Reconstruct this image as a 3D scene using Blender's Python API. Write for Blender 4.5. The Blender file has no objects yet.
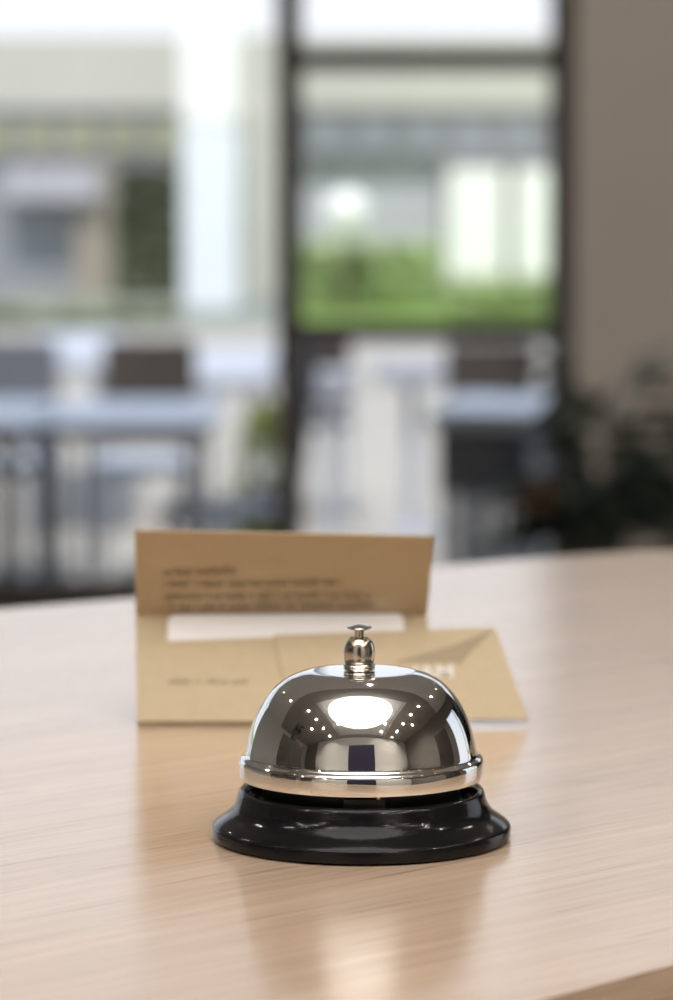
import bpy, bmesh, math, random
from mathutils import Vector, Matrix
random.seed(7)
S = bpy.context.scene
C = S.collection
PI = math.pi
# ------------------------------------------------------------------ camera
F = 3400.0
PITCH = math.atan(310 / F)
TOP = 1.114                      # height of the counter top
CAMZ = TOP + 0.1877
cd = bpy.data.cameras.new('camera')
cam = bpy.data.objects.new('camera', cd)
C.objects.link(cam)
cam.location = (0, 0, CAMZ)
cam.rotation_euler = (PI / 2 - PITCH, 0, 0)
cd.sensor_fit = 'VERTICAL'
cd.sensor_height = 36
cd.sensor_width = 24.228
cd.lens = 36 * F / 1000
cd.clip_start = 0.05
cd.clip_end = 500
cd.dof.use_dof = True
cd.dof.focus_distance = 0.955
cd.dof.aperture_fstop = 11.8
S.camera = cam
# ------------------------------------------------------------------ sky, sun, exposure
W = bpy.data.worlds.new('sky')
S.world = W
W.use_nodes = True
nt = W.node_tree
bg = nt.nodes['Background']
# bright hazy sky: white towards the horizon, pale blue overhead
tcw = nt.nodes.new('ShaderNodeTexCoord')
sepw = nt.nodes.new('ShaderNodeSeparateXYZ')
rampw = nt.nodes.new('ShaderNodeValToRGB')
rampw.color_ramp.elements[0].position = 0.0
rampw.color_ramp.elements[0].color = (0.93, 0.96, 1.0, 1)
rampw.color_ramp.elements[1].position = 0.8
rampw.color_ramp.elements[1].color = (0.62, 0.76, 1.0, 1)
nt.links.new(tcw.outputs['Generated'], sepw.inputs[0])
nt.links.new(sepw.outputs['Z'], rampw.inputs['Fac'])
nt.links.new(rampw.outputs['Color'], bg.inputs['Color'])
bg.inputs['Strength'].default_value = 1.22
sd = bpy.data.lights.new('sun', 'SUN')
sun = bpy.data.objects.new('sun', sd)
C.objects.link(sun)
sun.location = (0, -20, 40)
sd.energy = 4.0
sd.angle = 0.01
sd.color = (1.0, 0.95, 0.88)
# light travels towards +Y and down: the sun stands high behind the building
sun.rotation_euler = (math.radians(90 - 62), 0, math.radians(-12))
S.view_settings.view_transform = 'Standard'
S.view_settings.look = 'None'
S.view_settings.gamma = 1
S.view_settings.use_curve_mapping = False
S.view_settings.exposure = 0.0
S.cycles.use_denoising = True
S.cycles.max_bounces = 10
S.cycles.transparent_max_bounces = 16
S.cycles.caustics_reflective = False
S.cycles.caustics_refractive = False
S.cycles.sample_clamp_indirect = 6
CEILING_LIGHT = 3.1              # radiance of the big ceiling panel
DOWNLIGHT = 25.0
DOWN_WATTS = 45.0              # each recessed downlight, in its builder below

# ------------------------------------------------------------------ pixel helpers
def ray(px, py):
    v = Vector(((px - 336.5) / F, -(py - 500) / F, -1.0))
    v.rotate(cam.rotation_euler)
    return v
def at(px, py, Y):
    v = ray(px, py)
    t = Y / v.y
    return Vector((v.x * t, Y, CAMZ + v.z * t))
def atz(px, py, z):
    v = ray(px, py)
    t = (z - CAMZ) / v.z
    return Vector((v.x * t, v.y * t, z))
def atplane(px, py, p0, n):
    v = ray(px, py)
    o = Vector((0, 0, CAMZ))
    t = (p0 - o).dot(n) / v.dot(n)
    return o + v * t

# ------------------------------------------------------------------ materials
def mat(name, col, rough=0.5, metal=0.0, spec=0.5, emit=None, estr=0.0, coat=0.0, var=0.0, vscale=8.0, bump=0.0, bscale=60.0):
    m = bpy.data.materials.new(name)
    m.use_nodes = True
    t = m.node_tree
    b = t.nodes['Principled BSDF']
    b.inputs['Base Color'].default_value = (*col, 1)
    b.inputs['Roughness'].default_value = rough
    b.inputs['Metallic'].default_value = metal
    b.inputs['Specular IOR Level'].default_value = spec
    b.inputs['Coat Weight'].default_value = coat
    if emit:
        b.inputs['Emission Color'].default_value = (*emit, 1)
        b.inputs['Emission Strength'].default_value = estr
    if var or bump:
        tc = t.nodes.new('ShaderNodeTexCoord')
        nz = t.nodes.new('ShaderNodeTexNoise')
        nz.inputs['Scale'].default_value = vscale
        nz.inputs['Detail'].default_value = 5
        t.links.new(tc.outputs['Object'], nz.inputs['Vector'])
        if var:
            r = t.nodes.new('ShaderNodeValToRGB')
            r.color_ramp.elements[0].position = 0.3
            r.color_ramp.elements[1].position = 0.7
            r.color_ramp.elements[0].color = (*[c * (1 - var) for c in col], 1)
            r.color_ramp.elements[1].color = (*[min(1, c * (1 + var)) for c in col], 1)
            t.links.new(nz.outputs['Fac'], r.inputs['Fac'])
            t.links.new(r.outputs['Color'], b.inputs['Base Color'])
        if bump:
            n2 = t.nodes.new('ShaderNodeTexNoise')
            n2.inputs['Scale'].default_value = bscale
            n2.inputs['Detail'].default_value = 4
            t.links.new(tc.outputs['Object'], n2.inputs['Vector'])
            bp = t.nodes.new('ShaderNodeBump')
            bp.inputs['Strength'].default_value = bump
            bp.inputs['Distance'].default_value = 0.01
            t.links.new(n2.outputs['Fac'], bp.inputs['Height'])
            t.links.new(bp.outputs['Normal'], b.inputs['Normal'])
    return m

def wood_mat(name, dark, light, angle, rough, gscale=1.0, coat=0.0):
    """Fine straight-grained veneer: noise drawn out along the grain."""
    m = bpy.data.materials.new(name)
    m.use_nodes = True
    t = m.node_tree
    b = t.nodes['Principled BSDF']
    L = t.links.new
    tc = t.nodes.new('ShaderNodeTexCoord')
    rot = t.nodes.new('ShaderNodeMapping')
    rot.inputs['Rotation'].default_value = (0, 0, -angle)
    L(tc.outputs['Object'], rot.inputs['Vector'])
    def noise(sx, sy, detail, rough_=0.5):
        mp = t.nodes.new('ShaderNodeMapping')
        mp.inputs['Scale'].default_value = (sx * gscale, sy * gscale, sy * gscale)
        n = t.nodes.new('ShaderNodeTexNoise')
        n.inputs['Scale'].default_value = 1.0
        n.inputs['Detail'].default_value = detail
        n.inputs['Roughness'].default_value = rough_
        L(rot.outputs['Vector'], mp.inputs['Vector'])
        L(mp.outputs['Vector'], n.inputs['Vector'])
        return n
    fine = noise(13, 330, 4, 0.6)
    pore = noise(18, 300, 2)
    broad = noise(1.5, 30, 3)
    r1 = t.nodes.new('ShaderNodeValToRGB')
    r1.color_ramp.elements[0].position = 0.34
    r1.color_ramp.elements[1].position = 0.66
    r1.color_ramp.elements[0].color = (*dark, 1)
    r1.color_ramp.elements[1].color = (*light, 1)
    mx = t.nodes.new('ShaderNodeMath'); mx.operation = 'MULTIPLY_ADD'
    mx.inputs[1].default_value = 0.55
    m2 = t.nodes.new('ShaderNodeMath'); m2.operation = 'MULTIPLY'
    m2.inputs[1].default_value = 0.45
    L(broad.outputs['Fac'], m2.inputs[0])
    L(fine.outputs['Fac'], mx.inputs[0]); L(m2.outputs[0], mx.inputs[2])
    L(mx.outputs[0], r1.inputs['Fac'])
    pr = t.nodes.new('ShaderNodeMapRange')
    pr.inputs['From Min'].default_value = 0.62
    pr.inputs['From Max'].default_value = 0.74
    pr.inputs['To Min'].default_value = 0.0
    pr.inputs['To Max'].default_value = 0.6
    L(pore.outputs['Fac'], pr.inputs['Value'])
    mixc = t.nodes.new('ShaderNodeMix'); mixc.data_type = 'RGBA'
    mixc.inputs[7].default_value = (dark[0] * .62, dark[1] * .55, dark[2] * .5, 1)
    L(pr.outputs[0], mixc.inputs[0]); L(r1.outputs['Color'], mixc.inputs[6])
    L(mixc.outputs[2], b.inputs['Base Color'])
    b.inputs['Roughness'].default_value = rough
    b.inputs['Coat Weight'].default_value = coat
    b.inputs['Coat Roughness'].default_value = rough
    bp = t.nodes.new('ShaderNodeBump')
    bp.inputs['Strength'].default_value = 0.25
    bp.inputs['Distance'].default_value = 0.0006
    L(fine.outputs['Fac'], bp.inputs['Height'])
    L(bp.outputs['Normal'], b.inputs['Normal'])
    return m

def glass_mat():
    m = bpy.data.materials.new('window_glass')
    m.use_nodes = True
    t = m.node_tree
    for n in list(t.nodes):
        if n.type != 'OUTPUT_MATERIAL': t.nodes.remove(n)
    o = t.nodes['Material Output']
    tr = t.nodes.new('ShaderNodeBsdfTransparent')
    tr.inputs['Color'].default_value = (0.97, 0.97, 0.97, 1)
    gl = t.nodes.new('ShaderNodeBsdfGlossy'); gl.inputs['Roughness'].default_value = 0.02
    fr = t.nodes.new('ShaderNodeFresnel'); fr.inputs['IOR'].default_value = 1.35
    mx = t.nodes.new('ShaderNodeMixShader')
    t.links.new(fr.outputs[0], mx.inputs[0]); t.links.new(tr.outputs[0], mx.inputs[1]); t.links.new(gl.outputs[0], mx.inputs[2])
    t.links.new(mx.outputs[0], o.inputs['Surface'])
    return m

M = dict(
    chrome=mat('chrome', (0.82, 0.815, 0.80), 0.035, 1.0),
    nickel=mat('nickel', (0.62, 0.57, 0.50), 0.16, 1.0),
    black=mat('black_lacquer', (0.007, 0.007, 0.008), 0.09, 0.0, 0.24, coat=0.0, bump=0.02, bscale=900),
    dark=mat('dark_plastic', (0.015, 0.015, 0.016), 0.4),
    card=mat('tan_card', (0.49, 0.395, 0.265), 0.7, var=0.03, vscale=200),
    cardedge=mat('tan_card_shade', (0.42, 0.31, 0.20), 0.8),
    ink=mat('grey_brown_ink', (0.27, 0.205, 0.135), 0.8),
    swoosh=mat('brown_print', (0.33, 0.265, 0.175), 0.7),
    whiteink=mat('white_ink', (0.72, 0.70, 0.67), 0.7),
    keycard=mat('white_plastic_card', (0.86, 0.86, 0.89), 0.35),
    frame=mat('dark_window_frame', (0.075, 0.068, 0.066), 0.45),
    glass=glass_mat(),
    wall=mat('taupe_wall', (0.66, 0.60, 0.54), 0.9, var=0.02, vscale=4),
    wall_pale=mat('pale_wall', (0.72, 0.70, 0.67), 0.9, var=0.02, vscale=4),
    wall_dark=mat('dark_wall', (0.20, 0.18, 0.165), 0.8, var=0.05, vscale=3),
    ceil=mat('grey_ceiling', (0.34, 0.32, 0.30), 0.9, var=0.02, vscale=3),
    floor=mat('floor_tile', (0.34, 0.31, 0.28), 0.45, var=0.06, vscale=3),
    terrace=mat('cream_paving', (0.37, 0.345, 0.305), 0.85, var=0.08, vscale=1.2),
    farpath=mat('grey_green_gravel', (0.25, 0.27, 0.23), 0.9, var=0.1, vscale=2),
    lawn=mat('lawn', (0.20, 0.31, 0.055), 0.9, var=0.15, vscale=0.8),
    cream=mat('cream_render', (0.53, 0.52, 0.475), 0.9, var=0.03, vscale=1),
    tan=mat('tan_render', (0.36, 0.32, 0.27), 0.9, var=0.04, vscale=1),
    grey=mat('grey_render', (0.28, 0.295, 0.325), 0.8, var=0.05, vscale=1),
    palegrey=mat('pale_grey_render', (0.475, 0.475, 0.52), 0.7, var=0.08, vscale=.8),
    white=mat('white_render', (0.92, 0.92, 0.90), 0.8, var=0.01, vscale=1),
    post_shaded=mat('blue_white_shaded', (0.76, 0.80, 0.86), 0.9, var=0.03, vscale=2),  # bluish tone stands for shade on the post's lower part
    shade=mat('dark_glazing', (0.23, 0.235, 0.245), 0.25),
    olive=mat('olive_panel', (0.33, 0.33, 0.22), 0.8, var=0.1, vscale=2),
    tabletop=mat('pale_blue_laminate', (0.74, 0.80, 0.90), 0.35),
    tabletop_white=mat('white_laminate', (0.42, 0.45, 0.52), 0.35),
    metal=mat('dark_metal', (0.10, 0.115, 0.14), 0.45, 0.3),
    slat=mat('grey_slats', (0.30, 0.34, 0.42), 0.5),
    brown=mat('dark_brown_weave', (0.05, 0.041, 0.034), 0.8, bump=0.3, bscale=120),
    rattan=mat('grey_weave', (0.13, 0.142, 0.175), 0.8, bump=0.3, bscale=120),
    cushion=mat('pale_blue_cushion', (0.55, 0.60, 0.70), 0.9, bump=0.1, bscale=60),
    leaf=mat('dark_leaf', (0.05, 0.068, 0.05), 0.42, var=0.3, vscale=9),
    leaf2=mat('hedge_leaf', (0.15, 0.165, 0.10), 0.7, var=0.4, vscale=5),
    leaf3=mat('lime_leaf', (0.34, 0.38, 0.07), 0.7, var=0.3, vscale=8),
    leaf5=mat('grey_green_leaf', (0.34, 0.38, 0.26), 0.7, var=0.3, vscale=5),
    leaf4=mat('lawn_hedge_leaf', (0.52, 0.62, 0.33), 0.7, var=0.3, vscale=5),
    bark=mat('bark', (0.10, 0.075, 0.05), 0.9, var=0.2, vscale=14),
    orange=mat('orange_brown_petal', (0.24, 0.14, 0.06), 0.6),
    pot=mat('charcoal_pot', (0.05, 0.048, 0.046), 0.6),
    soil=mat('soil', (0.05, 0.035, 0.025), 1.0, bump=0.5, bscale=40),
    navy=mat('navy_stand_in', (0.035, 0.03, 0.06), 0.85, bump=0.1, bscale=90),
    lamp=mat('lamp_diffuser', (0.9, 0.9, 0.9), 0.5, emit=(1.0, 0.97, 0.93), estr=CEILING_LIGHT),
    warm=mat('warm_led', (0.9, 0.8, 0.6), 0.5, emit=(1.0, 0.66, 0.30), estr=DOWNLIGHT),
    trimwhite=mat('white_trim', (0.75, 0.74, 0.72), 0.5),
)
M['oak'] = wood_mat('pale_oak_veneer', (0.49, 0.355, 0.25), (0.64, 0.48, 0.355), math.radians(43), 0.19, coat=0.5)
M['oakedge'] = wood_mat('oak_edging', (0.33, 0.225, 0.145), (0.45, 0.315, 0.21), math.radians(44), 0.4)
M['wallwood'] = wood_mat('dark_wood_panel', (0.04, 0.032, 0.027), (0.065, 0.05, 0.042), 0.0, 0.5, 0.2)

# ------------------------------------------------------------------ mesh helpers
class MB:
    def __init__(s): s.bm = bmesh.new()
    def box(s, cx, cy, cz, sx, sy, sz, rz=0, bev=0.0, rx=0, ry=0):
        m = Matrix.Translation((cx, cy, cz)) @ Matrix.Rotation(rz, 4, 'Z') @ Matrix.Rotation(ry, 4, 'Y') @ Matrix.Rotation(rx, 4, 'X') @ Matrix.Diagonal((sx, sy, sz, 1))
        r = bmesh.ops.create_cube(s.bm, size=1, matrix=m)
        if bev:
            es = list({e for v in r['verts'] for e in v.link_edges})
            bmesh.ops.bevel(s.bm, geom=es, offset=bev, segments=3, affect='EDGES', profile=0.5)
        return s
    def tube(s, pts, r, n=12, cap=True):
        pts = [Vector(p) for p in pts]
        rad = r if isinstance(r, (list, tuple)) else [r] * len(pts)
        rings = []
        up = Vector((0, 0, 1))
        for i, p in enumerate(pts):
            d = (pts[min(i + 1, len(pts) - 1)] - pts[max(i - 1, 0)]).normalized()
            a = d.cross(up)
            if a.length < 1e-4: a = d.cross(Vector((1, 0, 0)))
            a.normalize(); b = d.cross(a).normalized()
            rings.append([s.bm.verts.new(p + (a * math.cos(2 * PI * k / n) + b * math.sin(2 * PI * k / n)) * rad[i]) for k in range(n)])
        for i in range(len(rings) - 1):
            for k in range(n):
                s.bm.faces.new((rings[i][k], rings[i][(k + 1) % n], rings[i + 1][(k + 1) % n], rings[i + 1][k]))
        if cap:
            s.bm.faces.new(rings[0][::-1]); s.bm.faces.new(rings[-1])
        return s
    def lathe(s, prof, n=96, loc=(0, 0, 0)):
        lx, ly, lz = loc
        rings = []
        for r, z in prof:
            if r < 1e-7: rings.append([s.bm.verts.new((lx, ly, lz + z))])
            else: rings.append([s.bm.verts.new((lx + r * math.cos(2 * PI * k / n), ly + r * math.sin(2 * PI * k / n), lz + z)) for k in range(n)])
        for a, b in zip(rings, rings[1:]):
            for k in range(n):
                k2 = (k + 1) % n
                if len(a) == 1 and len(b) == 1: continue
                if len(a) == 1: s.bm.faces.new((a[0], b[k], b[k2]))
                elif len(b) == 1: s.bm.faces.new((a[k], a[k2], b[0]))
                else: s.bm.faces.new((a[k], a[k2], b[k2], b[k]))
        return s
    def prism(s, poly, z0, z1):
        lo = [s.bm.verts.new((p[0], p[1], z0)) for p in poly]
        hi = [s.bm.verts.new((p[0], p[1], z1)) for p in poly]
        n = len(poly)
        s.bm.faces.new(lo[::-1]); s.bm.faces.new(hi)
        for i in range(n): s.bm.faces.new((lo[i], lo[(i + 1) % n], hi[(i + 1) % n], hi[i]))
        return s
    def slab(s, poly, off):
        """a sheet with thickness: polygon in space pushed along a vector"""
        a = [s.bm.verts.new(p) for p in poly]
        b = [s.bm.verts.new(Vector(p) + off) for p in poly]
        n = len(poly)
        s.bm.faces.new(a); s.bm.faces.new(b[::-1])
        for i in range(n): s.bm.faces.new((a[i], b[i], b[(i + 1) % n], a[(i + 1) % n]))
        return s
    def leaf(s, base, tip, width, droop=0.15, segs=5, roll=0.0):
        base, tip = Vector(base), Vector(tip)
        d = tip - base; L = d.length
        side = d.cross(Vector((0, 0, 1)))
        if side.length < 1e-5: side = Vector((1, 0, 0))
        side.normalize()
        if roll: side.rotate(Matrix.Rotation(roll, 3, d.normalized()))
        nrm = side.cross(d).normalized()
        prev = None
        for i in range(segs + 1):
            t = i / segs
            c = base + d * t - Vector((0, 0, 1)) * droop * L * t * t
            w = width * math.sin(PI * min(1, t * 0.93 + 0.07)) ** 0.8 * 0.5 + 0.0006
            row = [s.bm.verts.new(c - side * w + nrm * w * .35), s.bm.verts.new(c), s.bm.verts.new(c + side * w + nrm * w * .35)]
            if prev:
                for k in range(2): s.bm.faces.new((prev[k], prev[k + 1], row[k + 1], row[k]))
            prev = row
        return s
    def build(s, name, m, parent=None, smooth=False, loc=None, angle=0.6):
        bmesh.ops.recalc_face_normals(s.bm, faces=s.bm.faces)
        me = bpy.data.meshes.new(name)
        s.bm.to_mesh(me); s.bm.free()
        me.materials.append(m)
        o = bpy.data.objects.new(name, me)
        C.objects.link(o)
        if smooth:
            for p in me.polygons: p.use_smooth = True
            me.set_sharp_from_angle(angle=angle)
        if parent is not None: o.parent = parent
        if loc is not None: o.location = loc
        return o
def tag(o, label=None, cat=None, group=None, kind=None):
    if label: o['label'] = label
    if cat: o['category'] = cat
    if group: o['group'] = group
    if kind: o['kind'] = kind
    return o
def empty(name, loc=(0, 0, 0), rz=0.0):
    o = bpy.data.objects.new(name, None)
    o.empty_display_size = 0.05
    C.objects.link(o)
    o.location = loc; o.rotation_euler = (0, 0, rz)
    return o
KIDS = {}
def copy_tree(o, parent=None):
    c = o.copy(); C.objects.link(c)
    if parent is not None: c.parent = parent
    for ch in [x for x in bpy.data.objects if x.parent is o]: copy_tree(ch, c)
    return c
def struct(o):
    o['kind'] = 'structure'
    return o
def text_mesh(body, name, size, m, parent, mw, bold=0.0):
    cu = bpy.data.curves.new(name + '_curve', 'FONT')
    cu.body = body; cu.size = size; cu.offset = bold; cu.extrude = 0.00005
    tmp = bpy.data.objects.new(name + '_tmp', cu)
    C.objects.link(tmp)
    dg = bpy.context.evaluated_depsgraph_get()
    me = bpy.data.meshes.new_from_object(tmp.evaluated_get(dg))
    bpy.data.objects.remove(tmp); bpy.data.curves.remove(cu)
    me.name = name
    me.transform(mw)
    me.materials.clear(); me.materials.append(m)
    o = bpy.data.objects.new(name, me); C.objects.link(o); o.parent = parent
    return o

# ------------------------------------------------------------------ the setting
WY = 10.4                        # inner face of the window wall
XL, XR, YB, H = -7.0, 4.6, -3.3, 4.0
GZ = -0.17                       # terrace lies a step below the floor
struct(MB().box((XL + XR) / 2, (YB + WY) / 2, -0.1, XR - XL + .4, WY - YB + .4, 0.2).build('floor', M['floor']))
# ceiling: slab with a raised bay above the reception counter
bx0, bx1, by0, by1 = -1.9, 1.9, -3.2, 1.0
cb = MB()
def ceil_rect(x0, x1, y0, y1, z0=H, z1=H + .25): cb.box((x0 + x1) / 2, (y0 + y1) / 2, (z0 + z1) / 2, x1 - x0, y1 - y0, z1 - z0)
CF = 2.4                         # beyond this the ceiling is pale
ceil_rect(XL - .2, bx0, YB - .2, CF); ceil_rect(bx1, XR + .2, YB - .2, CF)
ceil_rect(bx0, bx1, YB - .2, by0); ceil_rect(bx0, bx1, by1, CF)
struct(cb.build('ceiling', M['ceil']))
struct(MB().box((XL + XR) / 2, (CF + WY + .2) / 2, H + .125, XR - XL + .4, WY + .2 - CF, .25).build('ceiling_front', M['trimwhite']))
bay = MB()
bay.box(0, (by0 + by1) / 2, H + .30, bx1 - bx0 + .1, by1 - by0 + .1, .1)
struct(bay.build('ceiling_bay', M['wall_pale']))
struct(MB().box(XL - .1, (YB + WY) / 2, H / 2, .2, WY - YB, H).build('wall_left', M['wall_pale']))
RW0, RW1 = 3.0, 9.6              # glazing in the right-hand wall
rwm = MB()
rwm.box(XR + .1, (YB + RW0) / 2, H / 2, .2, RW0 - YB, H)
rwm.box(XR + .1, (RW1 + WY) / 2, H / 2, .2, WY - RW1, H)
rwm.box(XR + .1, (RW0 + RW1) / 2, .2, .2, RW1 - RW0, .4)
rwm.box(XR + .1, (RW0 + RW1) / 2, (H + 3.2) / 2, .2, RW1 - RW0, H - 3.2)
struct(rwm.build('wall_right', M['wall_dark']))
wb = MB().box((XL + XR) / 2, YB - .1, H / 2, XR - XL + .4, .2, H)
struct(wb.build('wall_back', M['wall_dark']))
struct(MB().box(0.0, YB + .03, 2.0, 9.0, .06, 3.9).build('wall_back_panel', M['wall_pale']))
jx = at(562, 300, WY).x          # where the glazing ends and the wall begins
WH = 2.62
struct(MB().box((jx + .03 + XR) / 2 + .1, WY + .1, WH / 2, XR - jx - .03 + .2, .2, WH).build('wall_front', M['wall']))
struct(MB().box((jx + XR) / 2, WY - .01, .06, XR - jx, .02, .12).build('baseboard_front', M['frame']))
# glazing
ztr1 = at(300, 59, WY).z         # upper transom
ztr2 = at(300, 332, WY).z        # lower transom
zsill = at(60, 581, WY).z
xm = at(289.3, 300, WY).x        # mullion between the two lights
HW = 3.88
def frame_member(name, x, y, z, sx, sy, sz, root): return MB().box(x, y, z, sx, sy, sz, bev=.004).build(name, M['frame'], root)
def window(n, x0, x1, rails, left=True, right=True):
    root = MB().box((x0 + x1) / 2, WY + .04, zsill - .045, x1 - x0, .10, .09, bev=.004).build('window_%d' % n, M['frame'])
    struct(root)
    frame_member('top_rail', (x0 + x1) / 2, WY + .04, HW, x1 - x0, .08, .08, root)
    zs = [zsill] + [z for z, h in rails] + [HW]
    for z, h in rails: frame_member('transom', (x0 + x1) / 2, WY + .04, z, x1 - x0, .08, h, root)
    if left: frame_member('mullion', x0, WY + .04, (zsill + HW) / 2, .078, .085, HW - zsill, root)
    if right: frame_member('mullion', x1, WY + .04, (zsill + HW) / 2, .075, .085, HW - zsill, root)
    for a, b in zip(zs, zs[1:]):
        MB().box((x0 + x1) / 2, WY + .045, (a + b) / 2, x1 - x0 - .05, .008, b - a - .03).build('glass', M['glass'], root)
    return root
window(1, xm, jx, [(ztr2, .064), (ztr1, .068), (3.25, .068)])
xs = [xm, xm - 1.75, xm - 3.5, xm - 5.25, XL]
for i in range(4):
    window(2 + i, xs[i + 1], xs[i], [(3.25, .056)], left=True, right=False)
wr = struct(MB().box(XR + .06, (RW0 + RW1) / 2, .43, .09, RW1 - RW0, .06, bev=.004).build('window_6', M['frame']))
MB().box(XR + .06, (RW0 + RW1) / 2, 3.17, .09, RW1 - RW0, .06, bev=.004).build('top_rail', M['frame'], wr)
for k in range(4):
    yk = RW0 + .04 + k * (RW1 - RW0 - .08) / 3
    MB().box(XR + .06, yk, 1.8, .085, .07, 2.7, bev=.004).build('mullion', M['frame'], wr)
    if k < 3: MB().box(XR + .06, yk + (RW1 - RW0 - .08) / 6, 1.8, .008, (RW1 - RW0 - .08) / 3 - .06, 2.7).build('glass', M['glass'], wr)
wc = struct(MB().box((jx + XR) / 2 + .1, WY + .05, WH + .035, XR - jx, .09, .07, bev=.004).build('window_7', M['frame']))
MB().box((jx + XR) / 2 + .1, WY + .05, HW, XR - jx, .09, .08, bev=.004).build('top_rail', M['frame'], wc)
for k in range(4):
    xk = jx + .14 + k * (XR - jx - .1) / 3
    if k: MB().box(xk, WY + .05, (WH + HW) / 2, .07, .085, HW - WH, bev=.004).build('mullion', M['frame'], wc)
    if k < 3: MB().box(xk + (XR - jx - .1) / 6, WY + .05, (WH + HW) / 2 + .02, (XR - jx - .1) / 3 - .06, .008, HW - WH - .1).build('glass', M['glass'], wc)
struct(MB().box((XL + jx) / 2, WY + .06, (zsill - .09) / 2 - .1, jx - XL, .12, zsill - .09 + .2).build('trim_sill', M['frame']))
struct(MB().box((XL + XR) / 2 + .1, WY + .1, (HW + .04 + H) / 2, XR - XL + .2, .2, H - HW - .04).build('wall_lintel', M['wall']))
# outdoors: terrace and lawn
TY = 36.0
struct(MB().box(0, (WY + .1 + TY) / 2, GZ - .1, 60, TY - WY - .1, .2).build('ground_terrace', M['terrace']))
struct(MB().box(-30.6, 42, GZ - .1, 60, 12, .2).build('ground_terrace_far', M['farpath']))
struct(MB().box(45, 0, GZ - .12, 80, 20, .2).build('ground_side', M['terrace']))
struct(MB().box(0, (TY + 200) / 2, GZ - .14, 300, 200 - TY, .2).build('ground_lawn', M['lawn']))

# ------------------------------------------------------------------ reception counter
near_a, near_b = atz(540, 1000, TOP), atz(673, 965, TOP)
dn = (near_b - near_a).normalized()
far = [atz(x, y, TOP) for x, y in ((0, 609), (133, 598), (300, 580), (430, 566.5), (520, 559), (600, 553.5), (673, 550.2))]
df = (far[1] - far[0]).normalized()
poly = [near_a - dn * 1.3]
for k in range(21): poly.append(near_a + dn * (k * 0.13 - 0.0))
end_near = poly[-1]
# the end of the counter: bows round to meet the far edge
pe = far[-1]; t_end = (far[-1] - far[-2]).normalized()
bow = []
for k in range(1, 15):
    a = k / 14
    # far edge bends gently away to the right
    p = pe + Vector((math.sin(a * 1.0) * 1.15, 0.42 * a * (1 - .35 * a), 0))
    bow.append(p)
outline = poly + bow[::-1] + far[::-1] + [far[0] - df * 1.3]
desk = empty('reception_counter', (0, 0, 0))
tag(desk, 'pale oak reception counter with a satin top on which the service bell stands', 'counter')
deskm = MB().prism([(p.x, p.y) for p in outline], TOP - .045, TOP)
es = [e for e in deskm.bm.edges if all(abs(v.co.z - TOP) < 1e-6 for v in e.verts)]
bmesh.ops.bevel(deskm.bm, geom=es, offset=.0015, segments=3, affect='EDGES', profile=.5)
deskm.build('countertop', M['oak'], desk)
cen = sum((Vector((p.x, p.y, 0)) for p in outline), Vector()) / len(outline)
def inset(pl, d):
    out = []
    n = len(pl)
    for i, p in enumerate(pl):
        a, b = pl[i - 1], pl[(i + 1) % n]
        t = Vector((b.x - a.x, b.y - a.y, 0)).normalized()
        nrm = Vector((-t.y, t.x, 0))
        out.append(Vector((p.x, p.y, 0)) + nrm * d)
    return out
ol2 = [Vector((p.x, p.y, 0)) for p in outline]
edge_in, body_in = inset(ol2, .004), inset(ol2, .05)
MB().prism([(p.x, p.y) for p in edge_in], TOP - .095, TOP - .045).build('edge_band', M['oakedge'], desk)
MB().prism([(p.x, p.y) for p in body_in], .06, TOP - .095).build('front_panel', M['oakedge'], desk)
MB().prism([(p.x, p.y) for p in inset(ol2, .08)], 0, .06).build('plinth', M['dark'], desk)

# ------------------------------------------------------------------ the service bell
PX = 0.000292
def zz(y): return (835 - y) / 3372
bc = atz(361.2, 837.3, TOP)
bell = empty('service_bell', (bc.x, bc.y, TOP))
tag(bell, 'chrome domed service bell with plunger on a round black base', 'bell')
def P(*pts): return [(r * PX, z) for r, z in pts]
# base: rubber foot, straight band, flared skirt, inner collar and its floor
base = [(0, .0002), (.0405, .0002), (.0428, .0004), (.0434, .0009), (.0435, .0016), (.0435, .0036), (.0433, .0041), (.0427, .0047),
        (.0418, .0054), (.0407, .0062), (.0395, .0070), (.0384, .0080), (.0375, .0091), (.0368, .0104), (.0363, .0118), (.0360, .0130),
        (.0357, .0139), (.0352, .0145), (.0346, .0147), (.0340, .0144), (.0336, .0137), (.0333, .0125), (.0330, .0112), (.0310, .0108), (0, .0108)]
MB().lathe(base, 128).build('base', M['black'], bell, True, angle=.7)
# inner drum and clapper bracket under the dome
MB().lathe([(0, .0108), (.0285, .0108), (.0287, .0112), (.0287, .0185), (.0282, .0190), (0, .0190)], 96).build('inner_drum', M['dark'], bell, True)
MB().box(.0007, -.0300, .0152, .0118, .0022, .0034, bev=.0004).build('striker_bracket', M['dark'], bell)
MB().box(.0046, -.0303, .0158, .0011, .0014, .0060, bev=.0003).build('clapper', M['nickel'], bell)
# dome: outer skin, rolled rim, inner skin
D = [(0, .04815), (25, .04813), (45, .04806), (51, .04800), (54, .04785), (60, .0474), (68, .0465), (76, .0453), (83, .0437), (89.5, .0417), (95, .0395), (99.5, .0373),
     (103.5, .0349), (106.8, .0325), (109.4, .0301), (111.4, .0278), (113, .0256), (114.2, .0236), (115, .0229), (116.5, .0224), (118.5, .0221),
     (120, .0216), (120.8, .0208), (121, .0198), (121, .0180), (120.6, .0164), (120, .0160), (118.5, .0160), (117.5, .0166), (116.5, .0200), (112, .0225),
     (110, .0262), (106, .0305), (100, .0350), (90, .0395), (76, .0435), (55, .0465), (0, .0475)]
MB().lathe([(q, .0181 + (z - .016) * .0309 / .0321) for q, z in P(*[(a * 1.008, c) for a, c in D])], 160).build('dome', M['chrome'], bell, True, angle=.9)
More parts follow.
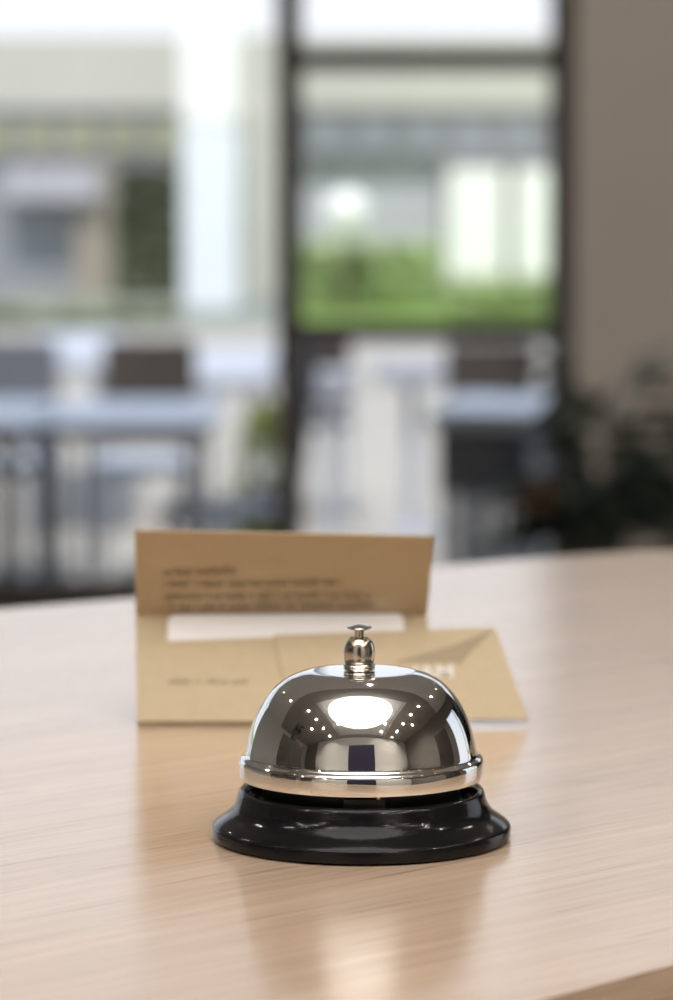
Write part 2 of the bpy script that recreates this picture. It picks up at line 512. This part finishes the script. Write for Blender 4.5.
# collar, barrel, pin and button
z0 = .0491
kx = -.0006                      # the striker stands a touch off the axis
MB().lathe([(0, z0 - .001), (.0036, z0 - .001), (.0036, z0 + .0001), (.0044, z0 + .0002), (.0046, z0 + .0005), (.0044, z0 + .0009), (.0042, z0 + .0010),
            (.0045, z0 + .0011), (.0047, z0 + .0015), (.0045, z0 + .0019), (.0040, z0 + .0021), (0, z0 + .0021)], 64, (kx, 0, 0)).build('collar', M['nickel'], bell, True)
z1 = z0 + .0020
MB().lathe([(0, z1 - .0003), (.0038, z1 - .0003), (.0042, z1), (.0044, z1 + .0012), (.00455, z1 + .0028), (.0045, z1 + .0042), (.0042, z1 + .0055),
            (.0037, z1 + .0066), (.0031, z1 + .0073), (.0027, z1 + .0075), (.0025, z1 + .0072), (0, z1 + .0072)], 64, (kx, 0, 0)).build('barrel', M['nickel'], bell, True, angle=.9)
z2 = z1 + .0071
plunger = MB().lathe([(0, z2), (.0014, z2), (.0014, z2 + .0034), (0, z2 + .0034)], 40, (kx, 0, 0)).build('plunger_pin', M['nickel'], bell, True)
zb = z2 + .0026
MB().lathe([(0, zb), (.0020, zb), (.0031, zb + .0003), (.0036, zb + .0006), (.0037, zb + .0008), (.0035, zb + .0010), (.0026, zb + .0012), (.0014, zb + .0015), (0, zb + .0018)],
           64, (kx, 0, 0)).build('button', M['chrome'], plunger, True, angle=1.0)

# ------------------------------------------------------------------ the key card folder
b0 = atz(137, 725.5, TOP)
by = b0.y
hy = by + .045
hl = at(135.5, 615, hy)
hr = at(427, 615, hy)
n_low = Vector((0, -(hl.z - TOP), hy - by)).normalized()      # faces up and towards the camera
n_low = Vector((0, -(hl.z - TOP), (hy - by))).normalized()
p0 = Vector((0, by, TOP))
def low(px, py, off=0.0): return atplane(px, py, p0, n_low) + n_low * off
fold = empty('key_card_folder', ((b0.x + hr.x) / 2, by, TOP))
tag(fold, 'tan cardboard key card folder standing open behind the bell', 'card folder')
fi = Matrix.Translation(-fold.location)
def fbuild(mb, name, m, parent=None):
    par = parent or fold
    o = mb.build(name, m, par)
    o.data.transform(fi)
    return o
th = .0006
bl, br = low(137, 725), low(440, 725)
fbuild(MB().slab([bl, br, hr, hl], n_low * -th), 'back_panel', M['card'])
# lid leans forward from the fold
ty = hy - .027
tl, tr_ = at(135, 530.5, ty), at(434, 536.5, ty)
lid_n = (tr_ - tl).cross(hl - tl).normalized()
if lid_n.y > 0: lid_n = -lid_n
lid = fbuild(MB().slab([tl, tr_, hr, hl], -lid_n * th), 'lid', M['card'])
# pocket over the lower panel, cut level just under the card's top
pk = MB().slab([low(137, 724.5, .0016), low(300, 724.5, .0016), low(296, 639.5, .0016), low(167, 644, .0016), low(160, 646, .0016), low(137, 646.5, .0016)], n_low * -th)
pocket = fbuild(pk, 'pocket', M['card'])
fl = MB().slab([low(292, 724, .0026), low(528, 724.5, .0026), low(495, 632.5, .0026), low(274, 640, .0026)], n_low * -th)
flap = fbuild(fl, 'side_flap', M['card'])
# writing: lines of small grey print, too blurred to read, set as strokes
def letters(mb, origin, ux, uz, nrm, width, xh, seed):
    rnd = random.Random(seed)
    x = 0.0
    while x < width:
        wl = rnd.randint(2, 8)
        for k in range(wl):
            if x > width: break
            h = xh * (1.0 if rnd.random() < .65 else 1.55)
            q = origin + ux * x
            w = xh * .24
            kind = rnd.random()
            mb.slab([q + nrm * 1e-4, q + ux * w + nrm * 1e-4, q + ux * w + uz * h + nrm * 1e-4, q + uz * h + nrm * 1e-4], nrm * 5e-5)
            if kind < .75:
                q2 = q + ux * xh * .52
                mb.slab([q2 + nrm * 1e-4, q2 + ux * w + nrm * 1e-4, q2 + ux * w + uz * xh + nrm * 1e-4, q2 + uz * xh + nrm * 1e-4], nrm * 5e-5)
                zq = xh * rnd.choice((.0, .42, .85))
                q3 = q + uz * zq
                mb.slab([q3 + nrm * 1e-4, q3 + ux * xh * .6 + nrm * 1e-4, q3 + ux * xh * .6 + uz * w + nrm * 1e-4, q3 + uz * w + nrm * 1e-4], nrm * 5e-5)
            x += xh * .92
        x += xh * .55
def lidp(px, py): return atplane(px, py, tl, lid_n)
pr = MB()
for i, (x0, x1, y) in enumerate(((164, 235, 575), (164, 342, 587), (164, 366, 599.5), (164, 375, 609.5))):
    a, b = lidp(x0, y), lidp(x1, y - 1)
    ux = (b - a).normalized(); uz = lid_n.cross(ux)
    if uz.z < 0: uz = -uz
    letters(pr, a, ux, uz, lid_n, (b - a).length, .0023, 40 + i)
fbuild(pr, 'printed_lines', M['ink'], lid)
pr = MB()
for i, (x0, x1, y) in enumerate(((169, 214, 687.5), (221, 249, 687.5))):
    a, b = low(x0, y, .0016), low(x1, y, .0016)
    ux = (b - a).normalized(); uz = n_low.cross(ux)
    if uz.z < 0: uz = -uz
    letters(pr, a, ux, uz, n_low, (b - a).length, .0021, 60 + i)
fbuild(pr, 'printed_line', M['ink'], pocket)
# logo on the side flap: a brown swoosh and white capitals
sw = MB().slab([low(392, 668, .0027), low(420, 660, .0027), (low(455, 650, .0027)), low(494, 634, .0027), low(484, 645, .0027), low(470, 658, .0027), low(459, 672, .0027), low(457, 668, .0027)], n_low * 4e-5)
fbuild(sw, 'printed_swoosh', M['swoosh'], flap)
a, b = low(413, 683.5, .0028), low(462, 682.5, .0028)
ux = (b - a).normalized(); uz = n_low.cross(ux)
if uz.z < 0: uz = -uz
mw = Matrix.Translation(a) @ Matrix((( ux.x, uz.x, n_low.x, 0), (ux.y, uz.y, n_low.y, 0), (ux.z, uz.z, n_low.z, 0), (0, 0, 0, 1)))
lg = text_mesh('IAM', 'printed_logo', .0088, M['whiteink'], flap, fi @ mw, bold=.00012)
# the key card in the pocket
kb = [low(167.5, 706, .0008), low(404, 700, .0008), low(404, 621, .0008), low(401, 617.2, .0008), low(396, 616.2, .0008), low(176, 617.5, .0008), low(170.5, 619, .0008), low(167.5, 624, .0008)]
kc = MB().slab(kb, n_low * .0006)
ko = kc.build('key_card', M['keycard'])
kl = low(285, 706, .0008)
ko.data.transform(Matrix.Translation(-kl)); ko.location = kl
tag(ko, 'blank white plastic key card tucked in the tan folder', 'key card')

# ------------------------------------------------------------------ terrace furniture
GC = 'slatted terrace chairs beyond the window'
def make_chair(loc, rz, label, seat_m, back_m, solid=False, w=.46, bh=.46, group=GC, leg_m=M['slat']):
    """seat .44 above the terrace; faces local -Y"""
    root = empty('terrace_chair', loc, rz)
    tag(root, label, 'chair', group)
    d, sh = .44, .44
    st = MB()
    if solid: st.box(0, 0, sh, w, d, .05, bev=.015)
    else:
        for k in range(9): st.box(-w / 2 + .03 + k * (w - .06) / 8, 0, sh, .034, d, .02, bev=.004)
        st.box(0, -d / 2 + .02, sh - .02, w, .03, .025); st.box(0, d / 2 - .02, sh - .02, w, .03, .025)
    st.build('seat', seat_m, root)
    bk = MB()
    if solid: bk.box(0, d / 2 + .035, sh + bh * .56, w, .04, bh * .88, bev=.014, rx=-.12)
    else:
        for k in range(7): bk.box(-w / 2 + .04 + k * (w - .08) / 6, d / 2 + .035, sh + bh * .52, .026, .016, bh * .86, rx=-.12)
        bk.box(0, d / 2 + .035 + bh * .06, sh + bh, w, .026, .05, bev=.006, rx=-.12); bk.box(0, d / 2 + .008, sh + .05, w, .026, .03, rx=-.12)
    bk.build('backrest', back_m, root)
    for sx in (-1, 1):
        MB().tube([(sx * (w / 2 - .02), -d / 2 + .03, sh), (sx * (w / 2 - .01), -d / 2 + .01, 0)], .011).build('leg', leg_m, root, True)
        MB().tube([(sx * (w / 2 - .02), d / 2 + .03 + bh * .06, sh + bh * .9), (sx * (w / 2 - .02), d / 2 - .005, sh), (sx * (w / 2 - .01), d / 2 + .05, 0)], .011).build('leg', leg_m, root, True)
    return root
GT = 'terrace tables beyond the window'
def make_table(loc, rz, label, w, d, top_m, h=.74, th_=.045, round_=False, leg=.03, leg_m=M['slat']):
    root = empty('terrace_table', loc, rz)
    tag(root, label, 'table', GT)
    if round_:
        MB().lathe([(0, h - th_), (w / 2 - .01, h - th_), (w / 2, h - th_ + .01), (w / 2, h - .01), (w / 2 - .01, h), (0, h)], 48).build('tabletop', top_m, root, True)
        MB().tube([(0, 0, .03), (0, 0, h - th_)], .03).build('column', M['tabletop_white'], root, True)
        MB().lathe([(0, 0), (.14, 0), (.14, .015), (.05, .035), (0, .035)], 40).build('foot', M['tabletop_white'], root, True)
    else:
        MB().box(0, 0, h - th_ / 2, w, d, th_, bev=.008).build('tabletop', top_m, root)
        for sx in (-1, 1):
            for sy in (-1, 1):
                MB().box(sx * (w / 2 - .06), sy * (d / 2 - .06), (h - th_) / 2, leg, leg, h - th_, bev=.004).build('leg', leg_m, root)
    return root
def X(px, Y): return at(px, 400, Y).x
def g(px, Y): return (X(px, Y), Y, GZ)
# table under the window with its chairs
make_table(g(136, 11.3), 0, 'pale blue terrace table with the dark brown chair behind it', .54, 1.3, M['tabletop'], th_=.05)
make_chair(g(146, 12.8), 0, 'dark brown chair pushed in behind the pale blue table', M['cushion'], M['brown'], True, .36)
make_chair(g(226, 11.0), -PI / 2 + .06, 'grey slatted terrace chair turned sideways, its back just past the dark mullion', M['slat'], M['rattan'], False, .44, .52, leg_m=M['metal'])
lt = make_table(g(-8, 11.3), 0, 'pale blue terrace table cut by the left edge of the photo', .34, 1.3, M['tabletop'], th_=.05, leg=.055, leg_m=M['metal'])
make_chair(g(8, 12.8), 0, 'dark grey chair behind the table at the left edge', M['cushion'], M['rattan'], True, .34)
# farther tables
make_table(g(228, 14.6), 0, 'white terrace table just beside the dark mullion, left pane', .40, 2.6, M['tabletop_white'], th_=.06)
make_table(g(74, 16.0), .05, 'long pale terrace table seen between the two dark chair backs', .42, 3.2, M['tabletop_white'], th_=.06)
make_table(g(330, 13.8), 0, 'small round blue terrace table at the left of the right pane', .22, .22, M['tabletop_white'], round_=True, th_=.10)
make_table(g(412, 14.6), 0, 'blue terrace table under the middle of the lower right pane', .32, .32, M['tabletop_white'], round_=True, th_=.10)
make_chair(g(500, 13.3), .1, 'dark brown chair beyond the dark sided table', M['rattan'], M['brown'], True, .36, .42)
make_chair(g(318, 15.3), .0, 'dark brown chair behind the small round blue table', M['rattan'], M['brown'], True, .30, .40)
# dark sided table with a pale top
lc = empty('side_table', g(494, 11.2), -.12)
tag(lc, 'dark sided grey terrace table with pale blue top, beside the plants', 'table')
MB().box(0, 0, .745, .34, .95, .06, bev=.012).build('tabletop', M['tabletop'], lc)
MB().box(0, 0, .61, .30, .86, .21, bev=.01).build('apron', M['rattan'], lc)
sl = MB()
for k in range(6): sl.box(-.125 + k * .05, -.36, .255, .036, .02, .51)
sl.box(0, -.34, .05, .29, .02, .04); sl.build('slatted_end', M['slat'], lc)
sl = MB()
for k in range(6): sl.box(-.125 + k * .05, .36, .255, .036, .02, .51)
sl.build('slatted_end', M['slat'], lc)

# ------------------------------------------------------------------ foliage
def bush_mesh(mb, cx, cy, cz, rx, ry, rz, n, size, rnd):
    for _ in range(n):
        while True:
            v = Vector((rnd.uniform(-1, 1), rnd.uniform(-1, 1), rnd.uniform(-1, 1)))
            if .25 < v.length < 1: break
        v = v.normalized() * (v.length ** .4)
        p = Vector((cx + v.x * rx, cy + v.y * ry, cz + v.z * rz))
        d = Vector((v.x + rnd.uniform(-.6, .6), v.y + rnd.uniform(-.6, .6), v.z + rnd.uniform(-.4, .8))).normalized() * size * rnd.uniform(.7, 1.3)
        mb.leaf(p, p + d, size * .55, .2, 2)
def shrub(name, loc, rx, ry, h, n, size, m, label, cat, seed, stem=.12):
    rnd = random.Random(seed)
    root = empty(name, loc)
    tag(root, label, cat)
    mb = MB(); bush_mesh(mb, 0, 0, stem + (h - stem) / 2, rx, ry, (h - stem) / 2, n, size, rnd)
    mb.build('foliage', m, root)
    st = MB()
    for k in range(4):
        a = k * 1.57 + .4
        st.tube([(.02 * math.cos(a), .02 * math.sin(a), 0), (rx * .35 * math.cos(a), ry * .35 * math.sin(a), h * .6)], [.02, .008], 8)
    st.build('stem', M['bark'], root, True)
    return root
shrub('lime_shrub', g(264, 12.6), .10, .10, .66, 260, .07, M['leaf3'], 'small lime green shrub beside the dark mullion', 'shrub', 3)
def potted(loc, seed, label, h, spread, nl, flower=None, pot_h=.36):
    rnd = random.Random(seed)
    root = empty('potted_plant', loc)
    tag(root, label, 'plant', 'potted plants by the front wall')
    MB().lathe([(0, 0), (.13, 0), (.15, .02), (.18, pot_h - .02), (.19, pot_h), (.165, pot_h), (.16, pot_h - .05), (0, pot_h - .05)], 48).build('pot', M['pot'], root, True)
    MB().lathe([(0, pot_h - .05), (.155, pot_h - .05), (.155, pot_h - .035), (0, pot_h - .03)], 32).build('soil', M['soil'], root)
    st, lv = MB(), MB()
    for k in range(nl):
        a = rnd.uniform(0, 2 * PI); r = spread * rnd.uniform(.2, 1) ; zt = pot_h + (h - pot_h) * (.2 + .8 * rnd.random() ** 1.8)
        p0_ = Vector((rnd.uniform(-.05, .05), rnd.uniform(-.05, .05), pot_h - .05))
        p1 = Vector((math.cos(a) * r, math.sin(a) * r * .8, zt))
        pm = (p0_ + p1) / 2 + Vector((0, 0, .08))
        st.tube([p0_, pm, p1], [.006, .005, .003], 6)
        dirn = Vector((math.cos(a), math.sin(a), rnd.uniform(-.25, .5))).normalized()
        L = rnd.uniform(.12, .22)
        lv.leaf(p1 - dirn * .02, p1 + dirn * L, L * .42, .25, 5, rnd.uniform(-.6, .6))
        for j in range(3):
            q = pm.lerp(p1, .25 + .25 * j); a2 = a + rnd.choice((-1, 1)) * rnd.uniform(.5, 1.3)
            d2 = Vector((math.cos(a2), math.sin(a2), rnd.uniform(-.1, .4))).normalized()
            lv.leaf(q, q + d2 * L * .8, L * .34, .25, 4, rnd.uniform(-.6, .6))
    st.build('stems', M['leaf'], root, True); lv.build('leaves', M['leaf'], root)
    if flower:
        fm = MB()
        fx, fy, fz = flower
        for k in range(9):
            a = k * 2 * PI / 9
            fm.leaf((fx, fy, fz), (fx + .075 * math.cos(a), fy - .02, fz + .05 * math.sin(a)), .035, .1, 3)
        fm.tube([(0, 0, pot_h - .05), (fx * .5, fy * .5, fz * .75), (fx, fy, fz)], [.005, .004, .003], 6)
        fm.build('flower', M['orange'], root)
    return root
PY = 8.6
def gp(px, Y): return (at(px, 400, Y).x, Y, 0)
potted(gp(597, PY), 11, 'dark leafy pot plant with an orange bloom, below the wall corner', .94, .19, 40, flower=(at(541, 493, PY - .12).x - gp(597, PY)[0], -.12, at(541, 493, PY - .12).z), pot_h=.30)
potted(gp(694, 9.2), 12, 'dark leafy pot plant cut by the right edge of the photo', .82, .17, 32, pot_h=.30)

# ------------------------------------------------------------------ the pavilion across the lawn
BY = 48.0
def bz(py): return at(300, py, BY).z
def bxp(px): return at(px, 200, BY).x
pav = empty('pavilion', (0, BY, GZ))
tag(pav, 'long cream flat-roofed pavilion across the lawn', 'building')
pi_ = Matrix.Translation(-pav.location)
def pbox(name, m, px0, px1, py0, py1, y0, y1, parent=pav):
    x0, x1 = bxp(px0), bxp(px1); zt, zb_ = bz(py0), max(bz(py1), GZ)
    o = MB().box((x0 + x1) / 2, (y0 + y1) / 2, (zt + zb_) / 2, x1 - x0, y1 - y0, zt - zb_).build(name, m, parent)
    o.data.transform(pi_)
    return o
pbox('roof_fascia', M['cream'], -900, 1400, 36, 109, BY - .12, BY + 8)
pbox('clerestory', M['shade'], -900, 1400, 109, 166, BY - .05, BY + .2)
k = 0
for px in list(range(-60, 180, 42)) + list(range(312, 560, 48)):
    pbox('clerestory_panel', M['olive'] if px < 200 else M['grey'], px, px + 30, 122, 152, BY - .12, BY - .05)
pbox('wall', M['grey'], -900, 78, 166, 340, BY - .02, BY + .3)
pbox('pier', M['tan'], 76, 112, 166, 340, BY - .3, BY + .1)
pbox('recess', M['shade'], 112, 300, 166, 340, BY + .5, BY + .6)
pbox('wall', M['palegrey'], 250, 442, 150, 340, BY + .1, BY + .3)
pbox('wall', M['shade'], 440, 560, 150, 340, BY + .3, BY + .4)
pbox('pier', M['cream'], 246, 280, 109, 302, BY - .35, BY + .1)
pbox('awning', M['palegrey'], 8, 100, 168, 200, BY - .5, BY - .05)
pbox('wall', M['cream'], 560, 1400, 150, 340, BY - .02, BY + .3)
pbox('pillar', M['white'], 447, 503, 168, 275, BY - .5, BY + .1)
pbox('pillar', M['white'], 513, 551, 168, 275, BY - .5, BY + .1)
# white post in front of it; shading of its lower part put into the colour
PYY = 42.0
def qz(py): return at(210, py, PYY).z
px0, px1 = at(183, 200, PYY).x, at(241, 200, PYY).x
post = empty('white_post', ((px0 + px1) / 2, PYY, GZ))
tag(post, 'tall white post with a glaring upper section in front of the pavilion', 'post')
rr = (px1 - px0) / 2
MB().box(0, 0, (qz(130) - GZ) / 2, 2 * rr, 2 * rr, qz(130) - GZ, bev=.06).build('lower_section', M['post_shaded'], post)
MB().box(0, 0, (qz(130) + qz(10)) / 2 - GZ, 2.06 * rr, 2.06 * rr, qz(10) - qz(130), bev=.12).build('upper_section', M['white'], post)
# planting in front of the pavilion
def hedge(px0, px1, ptop, Y, seed, m, label, n=900, size=.16, dy=.5):
    x0, x1 = at(px0, 300, Y).x, at(px1, 300, Y).x
    h = at(px0, ptop, Y).z - GZ
    root = empty('hedge', ((x0 + x1) / 2, Y, GZ))
    tag(root, label, 'hedge')
    rnd = random.Random(seed)
    mb = MB()
    w = (x1 - x0) / 2
    for _ in range(n):
        p = Vector((rnd.uniform(-w, w), rnd.uniform(-dy, dy), rnd.uniform(.02, 1) ** .7 * h))
        d = Vector((rnd.uniform(-1, 1), rnd.uniform(-1.2, .6), rnd.uniform(-.2, 1))).normalized() * size * rnd.uniform(.7, 1.3)
        mb.leaf(p - d * .5, p + d * .5, size * .6, .15, 2)
    mb.build('foliage', m, root)
    MB().box(0, 0, h * .45, 2 * w * .94, dy * 1.4, h * .9, bev=.05).build('inner_twigs', m, root)
    return root
hedge(116, 182, 172, 46.5, 5, M['leaf2'], 'tall dark green clipped hedge beside the white post', 1500, .2)
hedge(-40, 180, 306, 37.0, 6, M['leaf5'], 'low grey green hedge along the terrace edge, left of the white post', 1800, .12, .4)
hedge(302, 440, 243, 43.0, 8, M['leaf4'], 'pale green hedge under the grey wall of the pavilion', 1500, .18)
hedge(446, 560, 281, 41.0, 9, M['leaf4'], 'bright green low hedge in front of the two white pillars', 1300, .15)
ws = shrub('white_shrub', (at(347, 212, 42.0).x, 42.0, GZ), .26, .26, at(347, 192, 42.0).z - GZ, 160, .07, M['white'], 'round white flowering shrub standing before the grey pavilion wall', 'shrub', 21, stem=.85)
wc_ = at(347, 212, 42.0).z - GZ
MB().lathe([(.27 * math.sin(PI * k / 16), wc_ - .27 * math.cos(PI * k / 16)) for k in range(17)], 24).build('blossom', M['white'], ws, True)

# ------------------------------------------------------------------ the room behind the camera (seen mirrored in the bell)
def ceiling_lamp(loc, rad, label):
    cl = empty('ceiling_light', loc)
    tag(cl, label, 'ceiling light', 'round ceiling lights')
    MB().lathe([(0, -.90), (rad - .04, -.90), (rad, -.89), (rad, -.80), (rad - .04, -.79), (0, -.79)], 64).build('diffuser', M['lamp'], cl, True)
    MB().lathe([(rad, -.865), (rad + .012, -.865), (rad + .012, -.825), (rad, -.825), (rad, -.865)], 64).build('rim_band', M['trimwhite'], cl)
    for k in range(3):
        a = k * 2 * PI / 3
        MB().tube([(rad * .6 * math.cos(a), rad * .6 * math.sin(a), -.79), (rad * .6 * math.cos(a), rad * .6 * math.sin(a), 0)], .004, 8).build('suspension_rod', M['trimwhite'], cl)
ceiling_lamp((-.05, -.2, H + .25), 1.25, 'large round hanging ceiling light mirrored as the white glare on the bell dome')
def make_down(loc):
    root = empty('downlight', loc)
    tag(root, 'small warm recessed downlight mirrored as a glowing dot in the bell or added to light the room', 'downlight', 'warm downlights over the reception')
    MB().lathe([(.040, -.004), (.058, -.006), (.060, -.002), (.060, 0), (.040, 0), (.040, -.004)], 32).build('ring', M['trimwhite'], root, True)
    MB().lathe([(0, -.003), (.040, -.003), (.040, 0), (0, 0)], 32).build('lens', M['warm'], root)
    ld = bpy.data.lights.new('downlight_beam', 'SPOT')
    ld.energy = DOWN_WATTS; ld.color = (1.0, .92, .82); ld.spot_size = math.radians(140); ld.spot_blend = .6; ld.shadow_soft_size = .012
    lo = bpy.data.objects.new('downlight_beam', ld); C.objects.link(lo); lo.parent = root; lo.location = (0, 0, -.045)
    return root
spots = [(-2.7, -2.6), (-2.7, -1.5), (-2.7, -.4), (-2.7, .7), (2.7, -2.9), (2.7, -1.9), (2.7, -.9), (2.7, .2), (2.7, 1.3), (-3.7, -1.0), (3.5, -.6)]
bays = [(1.5, -.4), (1.6, -1.6), (1.6, -2.6), (-1.6, -1.6)]
d0 = None
spots += [(-3.2, 3.0), (.2, 3.2), (2.9, 3.4), (-3.2, 5.6), (.2, 5.8), (2.9, 6.0), (-3.2, 8.4), (.2, 8.5), (2.6, 8.6)]  # unseen downlights towards the window, added to brighten the room
for (x, y) in spots + bays:
    z = H if (x, y) in spots else H + .25
    if d0 is None: d0 = make_down((x, y, z))
    else:
        o = copy_tree(d0); o.location = (x, y, z)
ps = empty('person_stand_in', (.0, -1.35, 0), .05)  # navy panel added in place of the person behind the camera
tag(ps, 'navy panel standing in for a person, mirrored as the dark block low on the bell dome', 'stand-in')
MB().box(0, 0, 1.24, 1.05, .05, 2.10, bev=.012).build('panel', M['navy'], ps)
for sx in (-1, 1):
    MB().box(sx * .535, 0, 1.18, .03, .06, 2.26, bev=.006).build('post', M['dark'], ps)
    MB().box(sx * .50, 0, .025, .08, .5, .05, bev=.01).build('foot', M['dark'], ps)
def cabinet(loc, rz, w, h, m, label):
    root = empty('tall_cabinet', loc, rz)
    tag(root, label, 'cabinet')
    MB().box(0, .02, h / 2 + .03, w, .46, h - .06, bev=.006).build('body', m, root)
    MB().box(0, .0, .03, w - .04, .42, .06).build('plinth', M['dark'], root)
    for sx in (-1, 1):
        dr = MB().box(sx * w / 4, -.222, h / 2 + .03, w / 2 - .008, .022, h - .10, bev=.004).build('door', m, root)
        MB().tube([(sx * .04, -.255, 1.05), (sx * .04, -.255, 1.35)], .007).build('handle', M['nickel'], dr, True)
    return root
cabinet((-2.3, .5, 0), PI / 2, 1.2, 1.9, M['wallwood'], 'tall dark wood cabinet mirrored in the left of the bell dome')
cabinet((3.0, 1.2, 0), -PI / 2, 1.0, 2.2, M['wallwood'], 'taller dark wood cabinet mirrored in the right of the bell dome')
potted((-2.3, .5, 1.93), 31, 'leafy pot plant standing on the dark cabinet', .75, .3, 22, pot_h=.25)['group'] = 'plants on the cabinet'
